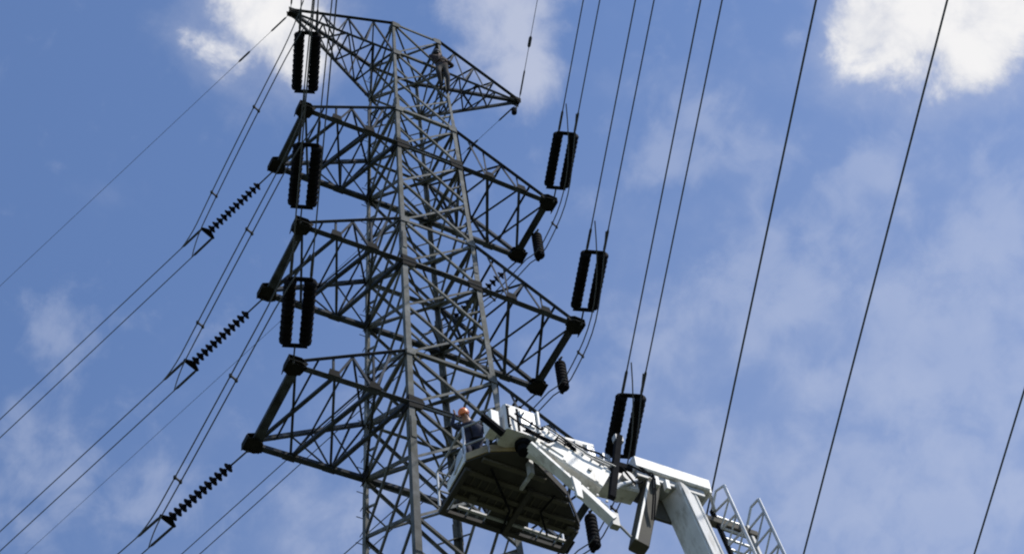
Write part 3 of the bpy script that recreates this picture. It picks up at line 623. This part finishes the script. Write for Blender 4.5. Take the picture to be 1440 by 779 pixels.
# ------------------------------------------------------------------ people
def person(label, J, colours, hat, org, group=None, back=None):
    """J: joint positions (world, z from the arm datum). One skinned body, clothes by zone, hard hat as a child."""
    names = list(J); idx = {}; V = []; E = []; RAD = []; zone = []
    def add(p, r, z):
        V.append(Vector(p)); RAD.append(r); zone.append(z); return len(V)-1
    def link(a, b): E.append((a, b))
    pel = add(J['pelvis'], .165, 'leg'); wa = add(J['waist'], .165, 'top'); chest = add(J['chest'], .195, 'top'); nb = add(J['neck'], .07, 'skin'); hd = add(J['head'], .088, 'skin'); hc = add(Vector(J['head'])+(Vector(J['head'])-Vector(J['neck'])).normalized()*.10, .082, 'skin')
    for a, b in ((pel, wa), (wa, chest), (chest, nb), (nb, hd), (hd, hc)): link(a, b)
    f = Vector(J['face']).normalized()
    nose = add(Vector(J['head'])+f*.115, .014, 'skin'); link(hd, nose)
    ends = {}
    for s in ('l', 'r'):
        sh = add(J['sh_'+s], .084, 'top'); el = add(J['el_'+s], .056, 'top'); wr = add(J['wr_'+s], .033, 'top'); link(chest, sh); link(sh, el); link(el, wr)
        hdv = (Vector(J['wr_'+s])-Vector(J['el_'+s])).normalized(); palm = add(Vector(J['wr_'+s])+hdv*.07, .034, 'skin'); link(wr, palm)
        sd = perp(hdv, (0.3, .9, .2)); nn = hdv.cross(sd)
        for i, ln in enumerate((.060, .072, .078, .068)):
            base = Vector(J['wr_'+s])+hdv*.095+sd*(-.033+i*.022); k1 = add(base, .011, 'skin'); k2 = add(base+hdv*ln*.6+nn*.012, .009, 'skin'); k3 = add(base+hdv*ln*.8+nn*.045, .008, 'skin')
            link(palm, k1); link(k1, k2); link(k2, k3)
        th0 = add(Vector(J['wr_'+s])+hdv*.05-sd*.045, .012, 'skin'); th1 = add(Vector(J['wr_'+s])+hdv*.09-sd*.07+nn*.03, .010, 'skin'); link(palm, th0); link(th0, th1)
        hp = add(J['hip_'+s], .115, 'leg'); kn_ = add(J['kn_'+s], .078, 'leg'); an = add(J['an_'+s], .05, 'leg'); ft = add(Vector(J['an_'+s])+Vector(J['toe_'+s])*.6, .045, 'boot'); to = add(Vector(J['an_'+s])+Vector(J['toe_'+s])+Z*-.03, .04, 'boot')
        link(pel, hp); link(hp, kn_); link(kn_, an); link(an, ft); link(ft, to)
    root = thing('person', org, label, 'person', group)
    me = bpy.data.meshes.new('tmp'); me.from_pydata([v-Vector(org) for v in V], E, []); tmp = bpy.data.objects.new('tmp', me); C.objects.link(tmp)
    sk = tmp.modifiers.new('s', 'SKIN'); sk.use_smooth_shade = True
    for i, sv in enumerate(me.skin_vertices[0].data): sv.radius = (RAD[i], RAD[i]*(.82 if zone[i] == 'top' and RAD[i] > .1 else 1)); sv.use_root = (i == 0)
    tmp.modifiers.new('u', 'SUBSURF').levels = 1
    bpy.context.view_layer.update()
    bm_ = bpy.data.meshes.new_from_object(tmp.evaluated_get(bpy.context.evaluated_depsgraph_get()))
    bpy.data.objects.remove(tmp)
    bm_.name = 'body'; bm_.materials.clear()
    order = ['skin', 'top', 'leg', 'boot']
    for q in order: bm_.materials.append(MAT[{'skin': 'skin', 'top': colours[0], 'leg': colours[1], 'boot': 'boot'}[q]])
    for p in bm_.polygons:
        c = p.center+Vector(org); best = min(range(len(E)), key=lambda e: ((c-(V[E[e][0]]*.5+V[E[e][1]]*.5)).length-(V[E[e][0]]-V[E[e][1]]).length*.25))
        a, b = E[best]; q = a if (c-V[a]).length-RAD[a] < (c-V[b]).length-RAD[b] else b
        p.material_index = order.index(zone[q]); p.use_smooth = True
    body = bpy.data.objects.new('body', bm_); C.objects.link(body); body.parent = root; ORG[body.name] = Vector(org)
    # hard hat, hair, ears, eyes, harness
    h0 = Vector(J['head']); upv = (h0-Vector(J['neck'])).normalized(); f2 = perp(upv, f); s2 = upv.cross(f2); c = h0+upv*.075
    n = 16; v = []; fc = []
    rings = [(.125, -.012), (.122, .0), (.118, .035), (.100, .082), (.066, .115), (.025, .130)]
    for r, hgt in rings: v += [c+s2*math.cos(2*math.pi*k/n)*r*.92+f2*math.sin(2*math.pi*k/n)*r*1.08+upv*hgt for k in range(n)]
    for i in range(len(rings)-1):
        for k in range(n): fc.append((i*n+k, i*n+(k+1) % n, (i+1)*n+(k+1) % n, (i+1)*n+k))
    fc.append(tuple(range((len(rings)-1)*n, len(rings)*n))); fc.append(tuple(range(n-1, -1, -1)))
    hel = obj('helmet', (v, fc), hat, root, True)
    obj('helmet_brim', plate([c+f2*.11+s2*.10-upv*.012, c+f2*.19+s2*.06-upv*.025, c+f2*.205-upv*.028, c+f2*.19-s2*.06-upv*.025, c+f2*.11-s2*.10-upv*.012], .008, upv), hat, hel)
    for e in (-1, 1):
        obj('ear', tube([h0+s2*e*.085-upv*.03, h0+s2*e*.100, h0+s2*e*.088+upv*.03], [.008, .016, .012], 8), 'skin', root, True)
        obj('eye', tube([h0+f2*.078+s2*e*.033+upv*.025, h0+f2*.093+s2*e*.033+upv*.025], [.012, .007], 8), 'eye', root, True)
    obj('hair', tube([h0-f2*.045+upv*.05, h0-f2*.062-upv*.0, h0-f2*.05-upv*.05], [.07, .062, .045], 10), 'hair', root, True)
    pl, ch_ = Vector(J['waist']), Vector(J['chest'])
    ring = []
    ax = (ch_-pl).normalized(); e1 = perp(ax, f); e2 = ax.cross(e1)
    obj('safety_harness', join(tube([pl+e1*math.cos(t*math.pi/8)*.172+e2*math.sin(t*math.pi/8)*.172 for t in range(17)], .018, 6),
                               tube([pl+e1*.14+e2*.05, ch_+e1*.15+e2*.06, Vector(J['sh_l'])*.5+Vector(J['neck'])*.5+Z*.05, ch_-e1*.15+e2*.06, pl-e1*.14+e2*.05], .014, 6),
                               tube([pl+e1*.14-e2*.05, ch_+e1*.15-e2*.06, Vector(J['sh_r'])*.5+Vector(J['neck'])*.5+Z*.05, ch_-e1*.15-e2*.06, pl-e1*.14-e2*.05], .014, 6)), back or 'strap', root)
    return root
def V3(*a): return Vector(a)
# worker in the cage, at the near left corner, reaching for the chord
fx, fy, fz = -.86, -3.22, zf+.055
person('person in dark blue coverall and orange helmet leaning out of the white cage', dict(
    pelvis=V3(fx+.14, fy+.02, fz+.80), waist=V3(fx+.09, fy-.05, fz+.94), chest=V3(fx+.0, fy-.14, fz+1.15), neck=V3(fx-.13, fy-.17, fz+1.29), head=V3(fx-.19, fy-.21, fz+1.38), face=V3(-.75, -.35, .1),
    sh_l=V3(fx-.20, fy-.02, fz+1.22), el_l=V3(fx-.42, fy-.05, fz+1.18), wr_l=V3(fx-.40, fy-.12, fz+1.40),
    sh_r=V3(fx+.18, fy-.22, fz+1.18), el_r=V3(fx+.32, fy-.34, fz+1.10), wr_r=V3(fx+.50, fy-.52, fz+1.05),
    hip_l=V3(fx-.08, fy+.02, fz+.75), kn_l=V3(fx-.13, fy-.10, fz+.44), an_l=V3(fx-.08, fy+.04, fz+.09), toe_l=V3(-.06, -.16, -.02),
    hip_r=V3(fx+.14, fy+.02, fz+.75), kn_r=V3(fx+.17, fy-.12, fz+.44), an_r=V3(fx+.19, fy+.04, fz+.09), toe_r=V3(.03, -.17, -.02)),
    ('navy', 'navy'), 'helmet', (fx, fy, fz), back='black')
# climber on the near right leg of the tower peak
g = P(1, -1, 5.4); cx, cy = g.x-.20, g.y-.20
person('person in brown jacket and grey trousers climbing the leg of the tower peak', dict(
    pelvis=V3(cx-.04, cy-.06, 5.08), waist=V3(cx-.05, cy-.09, 5.24), chest=V3(cx-.07, cy-.07, 5.52), neck=V3(cx-.09, cy-.04, 5.70), head=V3(cx-.13, cy-.04, 5.83), face=V3(.4, .8, .35),
    sh_l=V3(cx-.27, cy-.04, 5.60), el_l=V3(cx-.31, cy+.10, 5.86), wr_l=V3(cx-.06, cy+.16, 6.10),
    sh_r=V3(cx+.13, cy-.06, 5.59), el_r=V3(cx+.37, cy-.06, 5.47), wr_r=V3(cx+.28, cy+.14, 5.62),
    hip_l=V3(cx-.14, cy-.05, 5.01), kn_l=V3(cx-.20, cy-.12, 4.60), an_l=V3(cx-.05, cy+.06, 4.26), toe_l=V3(.05, .16, .0),
    hip_r=V3(cx+.06, cy-.05, 5.01), kn_r=V3(cx+.12, cy-.08, 4.57), an_r=V3(cx+.16, cy+.05, 4.12), toe_r=V3(.02, .16, .0)),
    ('brown', 'greycloth'), 'dhelmet', (cx, cy, 4.08))
